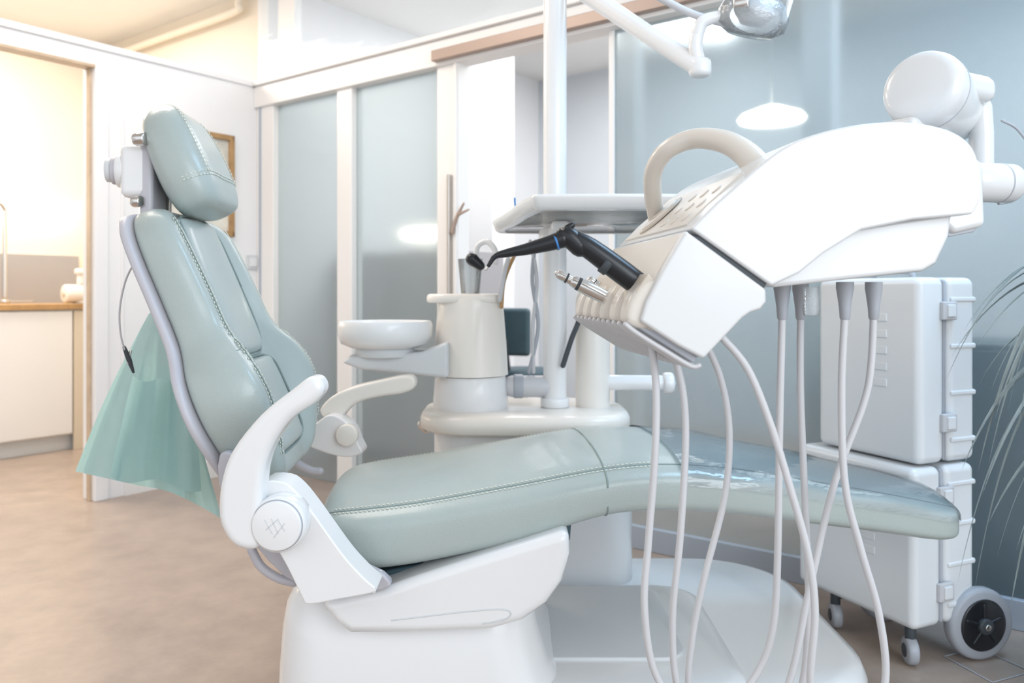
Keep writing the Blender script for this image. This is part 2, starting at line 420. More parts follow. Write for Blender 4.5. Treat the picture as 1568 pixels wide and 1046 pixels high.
def bpt(s, frac):
    best = min(BC, key=lambda q: abs(q[0]-s)); hw, hz, off, bol = best[1:]
    p, t, nr = frame(s); v = frac*hw; c = abs(frac); sn = (1-c**3.2)**.5
    z = hz*(1-c**3.2)**(1/3.2); z += bol*smooth(.5, .8, c)*min(1, (sn+.2)*1.6)
    q = p+nr*(z+.0015); return cp(q.x, v, q.z)
for fr_ in (-.86, -.82, .82, .86):
    dashes('back_stitch_%d' % int(fr_*100), [bpt(.1+.84*i/60, fr_) for i in range(61)], M_pipe, ch, .0055, .004, .0012)
tube('back_seam', [bpt(.1+.84*i/60, -.84) for i in range(61)], .0015, M_seam, ch, seg=6, straight=True)
tube('bolster_seam', [bpt(.46, -1+.002+i*.5/20) for i in range(1, 21)], .002, M_seam, ch, seg=6, straight=True)
# headrest
hc = Vector((-.360, 0, 1.303)); ht = Vector((-.40, 0, .916)).normalized(); hn = Vector((ht.z, 0, -ht.x))
def hring(a, hw, hz, N=48, n=2.8):
    out = []
    for k in range(N):
        th = 2*math.pi*k/N; c, sn = math.cos(th), math.sin(th)
        v = hw*math.copysign(abs(c)**(2/n), c); z = hz*math.copysign(abs(sn)**(2/n), sn)
        if sn > 0: z += .018*(abs(v/hw)**2)*sn
        q = hc+ht*a+hn*z; out.append(cp(q.x, v, q.z))
    return out
HS = [(-.13, .06, .012), (-.127, .09, .03), (-.11, .122, .050), (-.06, .138, .060), (0, .141, .060), (.06, .134, .056), (.10, .116, .046), (.124, .085, .030), (.13, .05, .012)]
HC = catmull(HS, 5)
loft('headrest', [hring(*s) for s in HC], M_seat, ch)
for a in (-.055, -.063):
    hs = min(HC, key=lambda q: abs(q[0]-a)); pts = []
    for k in range(0, 33):
        th = math.pi*k/32; c, sn = math.cos(th), math.sin(th)
        v = hs[1]*math.copysign(abs(c)**(2/2.8), c); z = hs[2]*abs(sn)**(2/2.8)+.018*(abs(v/hs[1])**2)*sn
        q = hc+ht*a+hn*(z+.0015); pts.append(cp(q.x, v, q.z))
    dashes('head_stitch', pts, M_pipe, ch, .0055, .004, .0012)
for fr_ in (-.76, -.70, .76, .70):
    pts = []
    for i in range(30):
        a = -.055+i*.165/29; hs = min(HC, key=lambda q: abs(q[0]-a)); c = abs(fr_)
        v = fr_*hs[1]; z = hs[2]*(1-c**2.8)**(1/2.8)+.018*c*c*(1-c**2.8)**.5
        q = hc+ht*a+hn*(z+.0025); pts.append(cp(q.x, v, q.z))
    dashes('head_stitch_side', pts, M_pipe, ch, .0055, .004, .0012)
def lp(u, v, z): return Vector(cp(u, v, z))
tube('headrest_stem', [lp(-.42, 0, 1.08), lp(-.44, 0, 1.18), lp(-.435, 0, 1.27)], .016, M_metal, ch, flat=(1, 2.2), up=(0, 1, 0))
box('headrest_bracket', lp(-.450, -.045, 1.275), (.07, .10, .12), M_white, ch, yaw, .018)
box('headrest_plate', lp(-.425, -.03, 1.245), (.03, .13, .20), M_shell, ch, yaw, .01)
cyl('headrest_hub', lp(-.480, -.05, 1.28), .040, .05, M_white, ch, (1, .25, 0), .01)
cyl('headrest_hub_ring', lp(-.507, -.055, 1.28), .032, .012, M_shell, ch, (1, .25, 0), .003)
cyl('headrest_hub_disc', lp(-.517, -.057, 1.28), .027, .016, M_white2, ch, (1, .25, 0), .003)
cyl('knob_a', lp(-.425, -.12, 1.34), .015, .03, M_metal, ch, (1, -.3, 0))
tube('knob_a_bar', [lp(-.415, -.10, 1.34), lp(-.405, .0, 1.335)], .008, M_dark, ch)
cyl('knob_b', lp(-.44, -.10, 1.205), .013, .025, M_metal, ch, (1, -.4, 0))
tube('knob_b_bar', [lp(-.44, -.07, 1.2), lp(-.41, .0, 1.17)], .008, M_metal, ch)
# near armrest
arm = [(334, 790), (337, 740), (355, 690), (398, 636), (445, 598), (472, 578), (489, 580), (495, 598), (480, 618), (446, 641), (420, 676), (405, 715), (400, 762), (398, 800), (400, 832), (385, 843), (360, 837), (343, 818)]
prism('armrest_near', T(arm, 1.46), 1.455, 1.515, M_white, ch, .02, 5, 4)
brk = [(395, 742), (430, 738), (452, 752), (475, 780), (500, 815), (530, 856), (560, 888), (576, 902), (568, 909), (520, 918), (472, 926), (462, 915), (440, 870), (415, 825), (400, 790)]
prism('armrest_bracket', T(brk, 1.50), 1.50, 1.575, M_white, ch, .012, 4, 3)
px, pz = T([(427, 802)], 1.47)[0]
cyl('pivot_disc', (px, 1.487, pz), .052, .06, M_white, ch, (0, 1, 0), .008, 48)
cyl('pivot_ring', (px, 1.463, pz), .0475, .014, M_hose2, ch, (0, 1, 0), .002, 48)
cyl('pivot_cap', (px, 1.459, pz), .0455, .016, M_white, ch, (0, 1, 0), .003, 48)
for i, (x0, z0, x1, z1) in enumerate([(-.02, .012, -.006, -.014), (-.008, .014, .004, -.012), (.004, .012, .016, -.008), (-.018, -.006, .004, .014), (-.004, -.02, .016, .006)]):
    tube('emblem_%d' % i, [(px+x0, 1.451, pz+z0), (px+x1, 1.451, pz+z1)], .0009, M_white2, ch, seg=6, straight=True)
tube('release_lever', [(x, 1.60, z) for x, z in T([(385, 842), (400, 868), (425, 885), (450, 892)], 1.60)], .009, M_shell, ch)
fa_ = [(492, 632), (505, 610), (535, 594), (580, 582), (622, 574), (636, 580), (634, 594), (615, 602), (580, 607), (548, 616), (530, 632), (520, 645)]
prism('armrest_far', T(fa_, 2.27), 2.25, 2.31, M_cream, ch, .018, 4, 4)
fe = [(430, 655), (455, 642), (480, 650), (510, 632), (540, 648), (553, 676), (558, 690), (535, 696), (505, 690), (470, 676)]
prism('armrest_far_elbow', T(fe, 2.24), 2.20, 2.28, M_white, ch, .018, 4, 4)
cyl('armrest_far_pivot', (T([(533, 665)], 2.2)[0][0], 2.19, T([(533, 665)], 2.2)[0][1]), .03, .03, M_cream, ch, (0, 1, 0))
tube('far_lever', [(x, 2.1, z) for x, z in T([(425, 672), (450, 705), (475, 720), (490, 722)], 2.1)], .01, M_shell, ch)
prism('hinge_plate', T([(345, 690), (380, 700), (420, 760), (500, 830), (590, 870), (590, 895), (470, 890), (400, 830), (350, 760)], 1.62), 1.585, 1.61, M_shell, ch, .006, 3, 3)
lk = [(488, 926), (540, 912), (590, 902), (640, 884), (740, 852), (872, 812), (873, 850), (862, 892), (838, 926), (800, 953), (752, 967), (640, 972), (535, 973), (512, 955)]
prism('lift_cover', T(lk, 1.60), 1.60, 2.14, M_white, ch, .02, 5)
tube('lift_cover_groove', [(x, 1.600, z) for x, z in T([(600, 950), (650, 944), (710, 937), (766, 933), (782, 938), (774, 948), (740, 955)], 1.60)], .0016, M_white2, ch, seg=8)
prism('seat_frame', T([(560, 882), (600, 872), (760, 842), (875, 800), (873, 830), (740, 862), (580, 908), (565, 905)], 1.68), 1.68, 2.1, M_darkteal, ch, .006)
tube('tension_rod', [(x, 1.60, z) for x, z in T([(582, 876), (572, 905)], 1.60)], .005, M_white, ch, straight=True)
def rrect(x0, x1, y0, y1, z, r, n=8):
    out = []
    for cx, cy, a0 in ((x1-r, y1-r, 0), (x0+r, y1-r, 90), (x0+r, y0+r, 180), (x1-r, y0+r, 270)):
        for k in range(n+1):
            a = math.radians(a0+90*k/n); out.append((cx+r*math.cos(a), cy+r*math.sin(a), z))
    return out
loft('pedestal', [rrect(-.52, .20, 1.62, 2.24, 0, .14), rrect(-.52, .19, 1.62, 2.24, .05, .14), rrect(-.512, .13, 1.63, 2.22, .12, .13), rrect(-.508, .08, 1.64, 2.19, .2, .12), rrect(-.502, .055, 1.65, 2.17, .28, .11),
                  rrect(-.494, .045, 1.665, 2.15, .33, .10), rrect(-.475, .035, 1.69, 2.13, .37, .09), rrect(-.44, .02, 1.72, 2.10, .39, .08)], M_white, ch)
def slab(name, x0, x1, y0, y1, z0, z1, r, m, parent, e=.02):
    return loft(name, [rrect(x0+e*.5, x1-e*.5, y0+e*.5, y1-e*.5, z0, r), rrect(x0, x1, y0, y1, z0+e*.4, r), rrect(x0, x1, y0, y1, z1-e, r), rrect(x0+e*.3, x1-e*.3, y0+e*.3, y1-e*.3, z1-e*.3, r*.97), rrect(x0+e, x1-e, y0+e, y1-e, z1, r*.93)], m, parent)
slab('base_plate', .08, .86, 1.72, 2.66, 0, .13, .26, M_white, ch, .04)
slab('base_step', -.10, .52, 1.66, 2.3, 0, .17, .10, M_white, ch, .03)
slab('base_recess', .02, .40, 1.80, 2.25, .165, .178, .06, M_white2, ch, .004)
fp = empty('foot_control', (.6, 2.1, .13))
tube('bar', T3([(1045, 935, 2.17), (1085, 982, 2.0), (1128, 1038, 1.84)]), .011, M_black, fp, flat=(.6, 1.3), straight=True)
tube('wire_loop', T3([(1005, 930, 2.19), (1030, 924, 2.2), (1050, 928, 2.19)]), .007, M_metal, fp)
fpc = T3([(1045, 938, 2.17)])[0]
cyl('hinge', (fpc[0], fpc[1], .142), .02, .022, M_black, fp)

# bib
bb = empty('patient_bib', (-.9, 1.95, .7))
bot = catmull([(115, 722), (165, 733), (205, 742), (255, 752), (300, 772), (340, 795)], 6)
top = catmull([(228, 480), (234, 478), (240, 482), (247, 492), (254, 505), (262, 520)], 6)
nb = len(bot); rows = 26; v = []
for j in range(rows):
    t = j/(rows-1)
    for i in range(nb):
        a = i/(nb-1)
        x = top[i][0]*(1-t)+bot[i][0]*t - 10*math.sin(math.pi*t)*(1-a)*.6
        y = top[i][1]*(1-t)+bot[i][1]*t
        d = 1.98-.12*a+t*.05*math.sin(a*15+.6*t)+.012*math.sin(a*40)*t
        v.append(((x-784)*d/1220, d, 1-(y-450)*d/1220))
f = [[j*nb+i, j*nb+i+1, (j+1)*nb+i+1, (j+1)*nb+i] for j in range(rows-1) for i in range(nb-1)]
obj('sheet', v, f, M_cloth, bb)
v2 = []
for j in range(12):
    t = j/11
    for i in range(12):
        a = i/11; x = 203-35*t+a*(95+45*t); y = 575+a*20+t*(155)+6*math.sin(a*9); d = 1.88-.05*a+.02*math.sin(a*12+t)
        v2.append(((x-784)*d/1220, d, 1-(y-450)*d/1220))
obj('fold', v2, [[j*12+i, j*12+i+1, (j+1)*12+i+1, (j+1)*12+i] for j in range(11) for i in range(11)], M_cloth, bb)
tube('chain', T3([(208, 398, 1.74), (192, 430, 1.76), (183, 475, 1.78), (185, 515, 1.8), (194, 545, 1.83)]), .0022, M_hose, bb, seg=8)
tube('clip', T3([(190, 532, 1.82), (197, 550, 1.83), (204, 570, 1.84)]), [.004, .006, .003], M_dark, bb, seg=8)
tube('clip_jaw', T3([(200, 538, 1.83), (196, 556, 1.83)]), [.003, .003], M_metal, bb, seg=8)

# ------------------------------------------------------------------ cuspidor / side unit
su_ = empty('cuspidor_unit', (.05, 2.55, 0))
slab('side_body', -.24, .37, 2.36, 2.72, .10, .60, .10, M_white, su_, .02)
slab('shelf', -.28, .36, 2.28, 2.74, .59, .645, .16, M_cream, su_, .02)
bx = -.13; by = 2.50
lathe('pillar_collar', [(.115, 0), (.118, .02), (.112, .09), (.108, .10)], (bx, by, .645), M_white, su_)
lathe('pillar_body', [(.118, 0), (.117, .01), (.112, .10), (.104, .20), (.100, .235), (.098, .24)], (bx, by, .748), M_cream, su_)
slab('pillar_top', bx-.135, bx+.10, by-.095, by+.095, .972, 1.0, .07, M_cream, su_, .01)
bxx = -.385
lathe('bowl', [(.05, -.07), (.10, -.068), (.132, -.055), (.142, -.03), (.143, .0), (.138, .012), (.128, .010), (.11, -.03), (.06, -.05), (.01, -.052)], (bxx, 2.42, .905), M_white, su_)
prism('bowl_arm', T([(532, 552), (545, 541), (650, 536), (690, 520), (690, 575), (640, 570), (560, 562)], 2.45), 2.36, 2.52, M_white2, su_, .012, 4)
cyl('bowl_foot', (bxx, 2.42, .825), .09, .03, M_white2, su_)
cup = empty('plastic_cup', (bx+.0, 2.48, 1.0))
lathe('wall', [(.028, .001), (.029, .002), (.038, .105), (.0395, .108), (.037, .106), (.027, .006), (.001, .005)], (bx, 2.48, 1.0), M_clear, cup)
tube('cup_filler', [(bx+.01, 2.56, 1.0), (bx+.015, 2.55, 1.10), (bx+.02, 2.54, 1.15), (bx+.05, 2.53, 1.165), (bx+.075, 2.52, 1.14), (bx+.078, 2.52, 1.10)], .009, M_white, su_)
sj = T3([(728, 400, 2.42)])[0]
tube('suction_tip', [(sj[0]-.01, 2.42, 1.105), (sj[0]+.015, 2.42, 1.085)], [.02, .014], M_black, su_)
tube('suction_hose_a', T3([(765, 460, 2.42), (772, 420, 2.4), (778, 396, 2.38)]), .007, M_hose, su_)
tube('post', [(.135, 2.5, .64), (.135, 2.5, 2.32)], .0365, M_white, su_, seg=32, straight=True)
cyl('post_collar', (.135, 2.5, .66), .045, .03, M_white, su_)
tube('rear_pillar', [(.255, 2.52, .64), (.255, 2.52, .98)], .054, M_cream, su_, seg=32, straight=True)
tube('cross_tube_l', [(.0, 2.5, .71), (.11, 2.5, .71)], .034, M_hose, su_, seg=24, straight=True)
cyl('cross_ring', (.02, 2.5, .71), .038, .03, M_hose2, su_, (1, 0, 0))
tube('cross_tube_r', [(.28, 2.52, .72), (.49, 2.5, .72)], .024, M_white, su_, seg=24, straight=True)
cyl('cross_end', (.49, 2.5, .72), .034, .035, M_white, su_, (1, 0, 0), .01)
tube('small_knob', T3([(645, 650, 2.42), (652, 658, 2.42)]), .012, M_metal, su_)
for k, (x, xx) in enumerate([(820, 815), (812, 822)]):
    tube('hose_%d' % k, T3([(x, 370, 2.42), (xx, 430, 2.44), (x+4, 500, 2.46), (xx-5, 570, 2.5)]), .006, M_hose if k else M_hose2, su_)
tube('hose_red', T3([(788, 390, 2.42), (772, 430, 2.44), (768, 470, 2.44)]), .006, M_wood, su_)
tube('hose_dark', T3([(862, 560, 2.45), (875, 520, 2.45), (885, 495, 2.46), (893, 470, 2.47)]), .008, M_dark, su_)
# instrument tray
tr_ = empty('instrument_tray', (.2, 2.3, 1.24))
def ringpts(pts, z): return [(x, y, z) for x, y in pts]
tray_out = [(.10, 1.93), (.42, 1.93), (.50, 1.99), (.50, 2.36), (.50, 2.66), (.42, 2.74), (.04, 2.74), (-.055, 2.68), (-.01, 2.36), (.045, 2.0)]
to = catmull(tray_out, 5, True)
cxm, cym = .23, 2.33
def off(pts, k): return [(cxm+(x-cxm)*k, cym+(y-cym)*k) for x, y in pts]
loft('tray_rim', [ringpts(off(to, .97), 1.205), ringpts(off(to, 1.0), 1.21), ringpts(off(to, 1.03), 1.232), ringpts(off(to, 1.03), 1.240), ringpts(off(to, .98), 1.240), ringpts(off(to, .92), 1.22), ringpts(off(to, .89), 1.205), ringpts(off(to, .97), 1.2049)], M_white, tr_, caps=False)
loft('tray_glass', [ringpts(off(to, .95), 1.206), ringpts(off(to, .95), 1.213)], M_clear, tr_)
box('tray_carrier', (.135, 2.36, 1.188), (.05, .30, .03), M_white, tr_, 0, .01)
cyl('tray_clamp', (.135, 2.5, 1.175), .05, .05, M_white, tr_)
for k in range(2):
    lathe('dish_%d' % k, [(.03, 0), (.05, .005), (.055, .02), (.052, .02), (.03, .006), (.001, .005)], (.24+k*.08, 2.12+k*.12, 1.214), M_metal, tr_)
tube('probe', [(.02, 2.45, 1.215), (.01, 2.46, 1.27), (.008, 2.465, 1.295)], .003, M_blue, tr_, seg=8)

# operating lamp
ol = empty('operating_lamp', (.5, 2.2, 1.9))
tube('arm_main', T3([(855, -40, 2.5), (885, -18, 2.46), (980, 45, 2.3), (1068, 102, 2.15)]), [.028, .028, .026, .026], M_white, ol, seg=24, straight=True)
tube('post_elbow', [(.135, 2.5, 2.0), (.15, 2.5, 2.02)], .045, M_white, ol)
e = Vector(T3([(1072, 104, 2.15)])[0])
cyl('elbow', e, .030, .05, M_white, ol, (0, 0, 1), .012)
tube('riser', [e, e+Vector((-.012, 0, .05)), e+Vector((-.01, 0, .085))], .019, M_white, ol)
tube('fork', [e+Vector((-.01, 0, .08)), e+Vector((.005, -.01, .12)), e+Vector((.06, -.02, .135))], [.018, .018, .014], M_white, ol)
tube('fork_b', [e+Vector((-.11, 0, .19)), e+Vector((-.02, 0, .145)), e+Vector((.07, -.02, .11))], .010, M_hose, ol)
hcx = e+Vector((.14, -.02, .14))
lathe('lamp_dome', [(.02, .055), (.05, .05), (.085, .025), (.095, -.005), (.09, -.04), (.06, -.058), (.0, -.06)], hcx, M_clear, ol, (.2, -.2, 1), sx=1, sy=.8)
lathe('lamp_core', [(.0, .03), (.04, .028), (.055, .0), (.03, -.03), (.0, -.032)], hcx, M_hose, ol, (.2, -.2, 1))
cyl('lamp_ring', hcx+Vector((-.04, -.04, .01)), .03, .04, M_metal, ol, (1, -.6, 0))
tube('lamp_grip', [hcx+Vector((.07, -.03, -.03)), hcx+Vector((.1, -.04, .08))], .008, M_white, ol)

# ------------------------------------------------------------------ delivery unit
du = empty('delivery_unit', (.5, 1.35, 1.05))
Y0, Y1 = 1.15, 1.58
SK = -.11
def dprism(name, pts, y0, y1, m, bevel=.008, seg=4, so=0): return prism(name, pts, y0, y1, m, du, bevel, seg, so, SK, Y0)
def sx(x, y): return x+SK*(y-Y0)
hood = [(1058, 350), (1098, 310), (1163, 254), (1195, 230), (1235, 210), (1300, 193), (1360, 187), (1415, 190), (1462, 203), (1490, 226), (1502, 262), (1504, 300), (1490, 328), (1400, 336), (1320, 352), (1262, 388), (1225, 418), (1182, 438), (1120, 394)]
def edgeround(pts, keep, n=5):
    a = catmull(pts[keep[0]:keep[1]+1], n)
    return pts[:keep[0]]+a+pts[keep[1]+1:]
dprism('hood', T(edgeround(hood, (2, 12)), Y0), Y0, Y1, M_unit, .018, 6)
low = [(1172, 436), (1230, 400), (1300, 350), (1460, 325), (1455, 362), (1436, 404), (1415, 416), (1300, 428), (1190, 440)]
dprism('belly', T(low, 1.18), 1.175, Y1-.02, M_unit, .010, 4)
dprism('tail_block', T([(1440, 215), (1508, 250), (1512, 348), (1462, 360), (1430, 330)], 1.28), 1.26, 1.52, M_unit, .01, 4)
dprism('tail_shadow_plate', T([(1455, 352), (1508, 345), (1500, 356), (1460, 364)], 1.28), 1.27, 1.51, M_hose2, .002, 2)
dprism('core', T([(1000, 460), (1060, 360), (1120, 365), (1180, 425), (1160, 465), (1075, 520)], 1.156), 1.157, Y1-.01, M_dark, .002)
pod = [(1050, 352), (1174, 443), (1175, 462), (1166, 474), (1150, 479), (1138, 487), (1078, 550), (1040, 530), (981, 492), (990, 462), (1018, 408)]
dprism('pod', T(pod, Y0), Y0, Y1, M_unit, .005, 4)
def slope_plate(name, pA, pB, y0, y1, lift, th, m, bevel=.004):
    a = Vector((pA[0], 0, pA[1])); b = Vector((pB[0], 0, pB[1])); t = (b-a).normalized(); n = Vector((-t.z, 0, t.x))
    pts = [a+n*(lift-th), b+n*(lift-th), b+n*lift, a+n*lift]
    dprism(name, [(p.x, p.z) for p in pts], y0, y1, m, bevel)
    return a, b, t, n
ka, kb = T([(1066, 343), (1158, 259)], Y0)
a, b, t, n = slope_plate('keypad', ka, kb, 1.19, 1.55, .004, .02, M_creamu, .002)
def kpos(u, y, lift):
    p = a+t*u+n*lift; return Vector((sx(p.x, y), y, p.z))
for i in range(3):
    for j in range(3):
        cyl('key_%d_%d' % (i, j), kpos(.022+j*.032, 1.235+i*.055, .0035), .010, .004, M_creamu, du, (n.x, 0, n.z), .0015, 20)
cyl('keypad_dial', kpos(.057, 1.455, .004), .050, .005, M_key, du, (n.x, 0, n.z), .002)
cyl('keypad_dial_ring', kpos(.057, 1.455, .0065), .042, .005, M_creamu, du, (n.x, 0, n.z), .002)
cyl('keypad_dial_mid', kpos(.057, 1.455, .009), .016, .004, M_key, du, (n.x, 0, n.z), .001)
pa, pb = T([(1000, 440), (1050, 358)], Y0)
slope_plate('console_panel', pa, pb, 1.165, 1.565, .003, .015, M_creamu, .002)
fin = [(.170, .958), (.168, .972), (.173, .990), (.184, 1.008), (.197, 1.020), (.215, 1.022), (.225, 1.0), (.215, .955), (.190, .948)]
dprism('holder_throat', [(.176, .958), (.183, 1.004), (.20, 1.03), (.23, 1.0), (.21, .945)], 1.162, 1.57, M_key, .002)
for i in range(6):
    y = 1.160+i*.071
    dprism('holder_cradle_%d' % i, catmull(fin, 3, True), y, y+.045, M_creamu, .010, 4)
    for k in (0, 1):
        yy = y+.006+k*.036
        tube('holder_slat_%d_%d' % (i, k), [(sx(x, yy), yy, z) for x, z in ((.168, .955), (.185, .942), (.225, .917), (.262, .895), (.275, .895))], .0052, M_hose, du, seg=10, flat=(.8, 1.2))
dprism('holder_underside', [(.178, .955), (.268, .898), (.274, .908), (.186, .965)], 1.165, 1.57, M_hose2, .003)
tube('handle', T3([(1006, 336, 1.50), (1000, 300, 1.46), (1001, 262, 1.42), (1022, 230, 1.38), (1062, 213, 1.35), (1108, 217, 1.31), (1142, 236, 1.28), (1166, 264, 1.26)]), [.016, .016, .016, .016, .017, .019, .021, .024], M_creamu, du, seg=24)
d = 1.42
cx_, cz_ = T([(1408, 132)], d)[0]
ax = Vector((.72, .66, -.14)).normalized()
c0 = Vector((cx_, d, cz_))
lathe('joint_barrel', [(.0, -.006), (.05, -.0055), (.061, -.001), (.067, .008), (.070, .02), (.070, .05), (.065, .10), (.058, .14), (.050, .19), (.034, .22), (.0, .225)], c0, M_unit, du, tuple(ax), 48)
cyl('joint_seam', c0+ax*.040, .0708, .003, M_hose2, du, tuple(ax), .001, 48)
box('joint_cover', c0+Vector((.095, .04, .005)), (.13, .07, .05), M_unit, du, .5, .02)
box('joint_foot', c0+Vector((.0, .05, -.072)), (.10, .10, .035), M_unit, du, .5, .012)
tube('joint_neck', T3([(1500, 165, 1.5), (1503, 205, 1.5), (1503, 262, 1.5)]), .021, M_unit, du, seg=24, straight=True)
k0 = Vector(T3([(1490, 280, 1.46)])[0])
cyl('arm_knob', k0+Vector((.03, .0, 0)), .036, .11, M_unit, du, (1, .25, 0), .01)
cyl('arm_knob_ring', k0+Vector((.05, .005, 0)), .0365, .004, M_hose2, du, (1, .25, 0), .001)
tube('support_arm', [k0+Vector((.03, .02, 0)), k0+Vector((.10, .25, -.0)), k0+Vector((.28, .5, .01))], .028, M_unit, du)
tube('cable', T3([(1535, 185, 1.6), (1560, 200, 1.6), (1580, 240, 1.6), (1560, 300, 1.6), (1530, 312, 1.5)]), .003, M_hose2, du, seg=8)
sy = empty('air_water_syringe', (.15, 1.27, 1.05))
D = 1.22
tube('grip', T3([(1002, 452, D), (985, 441, D), (950, 415, D), (905, 382, D), (882, 368, D)]), [.013, .0175, .0185, .017, .015], M_black, sy, seg=24)
tube('head', T3([(888, 378, D), (870, 362, D), (862, 360, D)]), [.016, .0155, .012], M_black, sy, seg=24)
tube('button', T3([(868, 350, D), (876, 345, D)]), [.006, .005], M_black, sy)
tube('ring', T3([(853, 370, D), (850, 371, D)]), .0135, M_blue, sy, seg=20, roundcap=False, straight=True)
tube('nozzle', T3([(862, 366, D), (840, 373, D), (805, 382, D), (775, 388, D), (758, 393, D), (748, 407, D)]), [.014, .012, .009, .0065, .0045, .003], M_black, sy, seg=18)
tube('tip', T3([(748, 406, D), (744, 413, D)]), .002, M_metal, sy, seg=8)
tube('ribs', T3([(925, 400, D), (935, 407, D)]), .0183, M_dark, sy, seg=20, roundcap=False, straight=True)
for k, (x, y, dd) in enumerate([(858, 421, 1.34), (905, 430, 1.46)]):
    dx, dy = (72, 36) if k == 0 else (30, 27)
    hp = empty('dental_handpiece', T3([(x, y, dd)])[0])
    g = lambda f_: T3([(x+dx*f_, y+dy*f_, dd)])[0]
    tube('shaft', [g(0), g(.35)], .008, M_metal, hp, straight=True)
    tube('body', [g(.3), g(.6), g(1.0)], [.010, .0125, .0115], M_metal, hp)
    tube('collar', [g(.36), g(.42)], .0115, M_dark, hp, straight=True, roundcap=False)
    tube('collar_b', [g(.12), g(.16)], .0088, M_dark, hp, straight=True, roundcap=False)
    tube('chuck', [g(-.06), g(.0)], .005, M_metal, hp, straight=True)

hz_ = empty('handpiece_hoses', (.3, 1.25, .6))
hr = .0058
def hose(name, pts, r=hr): tube(name, T3(pts), r, M_hose, hz_, n=8, seg=12, roundcap=False)
hose('hose_1', [(998, 528, 1.22), (1005, 600, 1.22), (1003, 700, 1.22), (993, 830, 1.23), (987, 930, 1.23), (1003, 1030, 1.24), (1050, 1085, 1.25), (1110, 1085, 1.27), (1160, 1030, 1.28), (1184, 960, 1.28), (1191, 850, 1.28), (1194, 650, 1.27), (1198, 480, 1.26)])
hose('hose_2', [(1030, 535, 1.28), (1046, 600, 1.28), (1050, 680, 1.28), (1042, 820, 1.28), (1030, 950, 1.29), (1040, 1060, 1.3), (1090, 1130, 1.3), (1160, 1120, 1.3), (1208, 1046, 1.3), (1240, 900, 1.3), (1278, 740, 1.3), (1322, 620, 1.3), (1334, 560, 1.3), (1338, 480, 1.3)])
hose('hose_3', [(1078, 520, 1.36), (1104, 580, 1.36), (1117, 660, 1.36), (1110, 760, 1.35), (1080, 880, 1.34), (1060, 980, 1.34), (1058, 1070, 1.34), (1110, 1150, 1.35), (1190, 1140, 1.36), (1228, 1050, 1.36), (1238, 920, 1.35), (1232, 750, 1.34), (1226, 600, 1.34), (1226, 480, 1.34)])
hose('hose_4', [(1104, 515, 1.2), (1145, 565, 1.2), (1180, 650, 1.2), (1208, 740, 1.2), (1238, 850, 1.2), (1248, 940, 1.2), (1242, 1060, 1.21), (1275, 1130, 1.23), (1330, 1120, 1.25), (1356, 1040, 1.26), (1346, 940, 1.26), (1318, 840, 1.26), (1294, 740, 1.26), (1289, 600, 1.26), (1294, 480, 1.26)])
for k, (x, dd) in enumerate([(1198, 1.26), (1226, 1.34), (1294, 1.26), (1338, 1.3)]):
    c = T3([(x, 490, dd)])[0]
    z1 = T([(x, 432)], dd)[0][1]
    lathe('connector_%d' % k, [(.006, 0), (.008, .003), (.009, .02), (.0125, .045), (.0135, .05), (.0135, z1-c[2])], c, M_hose2, hz_, seg=24)
c = T3([(1242, 484, 1.24)])[0]
lathe('filter_cup', [(.001, 0), (.011, .001), (.0125, .006), (.0125, .045)], c, M_clear, hz_, seg=24)

# ------------------------------------------------------------------ trolley cases
def case(name, c, w, dpt, z0, z1, rot):
    e_ = empty(name, (c[0], c[1], z0))
    ux = Vector((math.cos(rot), math.sin(rot), 0)); uy = Vector((-math.sin(rot), math.cos(rot), 0))
    c = Vector((c[0], c[1], 0))
    h = z1-z0; zm = (z0+z1)/2
    wa = w*.45; wb = w*.50
    box('shell_a', c-ux*(w/2-wa/2)+Vector((0, 0, zm)), (wa, dpt, h), M_case, e_, rot, .022, 5)
    box('shell_b', c+ux*(w/2-wb/2)+Vector((0, 0, zm)), (wb, dpt, h), M_case, e_, rot, .022, 5)
    box('gasket', c+ux*(-w/2+wa+.006)+Vector((0, 0, zm)), (w*.06, dpt-.012, h-.012), M_hose2, e_, rot, .01, 3)
    for k in range(4):
        box('rib_%d' % k, c+ux*(w*.27)-uy*.001+Vector((0, 0, z0+h*(.12+.76*k/3))), (w*.46-.002, dpt+.004, .016), M_case, e_, rot, .006, 2)
    for zz in (.22, .82):
        q = c-uy*(dpt/2+.006)+ux*(-w/2+wa+.004)+Vector((0, 0, z0+h*zz))
        box('latch_%d' % int(zz*100), q, (.055, .014, .05), M_hose, e_, rot, .004, 2)
        box('latch_tab_%d' % int(zz*100), q-uy*.008, (.03, .01, .034), M_case, e_, rot, .003, 2)
    for k in range(5):
        box('emboss_%d' % k, c-ux*(w/2+.001)-uy*(dpt*.15)+Vector((0, 0, z0+h*(.42+.09*k))), (.005, .045, .022), M_case, e_, rot, .002, 2)
    return e_, ux, uy, c
rot = math.radians(24)
nc = Vector((1.085, 2.12, 0))
def ctr(n_, w, dd): return n_+Vector((math.cos(rot), math.sin(rot), 0))*w/2+Vector((-math.sin(rot), math.cos(rot), 0))*dd/2
w1, d1 = .222, .36
cc = ctr(nc, w1, d1)
up_, ux, uy, c_ = case('equipment_case', cc, w1, d1, .54, 1.045, rot)
tube('carry_handle', [cc+Vector((0, 0, 1.045))-uy*.07, cc+Vector((0, 0, 1.065))-uy*.05, cc+Vector((0, 0, 1.065))+uy*.05, cc+Vector((0, 0, 1.045))+uy*.07], .009, M_hose2, up_)
nc2 = Vector((1.06, 2.10, 0)); w2, d2 = .240, .42
cc2 = ctr(nc2, w2, d2)
lo_, ux, uy, c_ = case('equipment_case', cc2, w2, d2, .105, .535, rot)
wr = .098
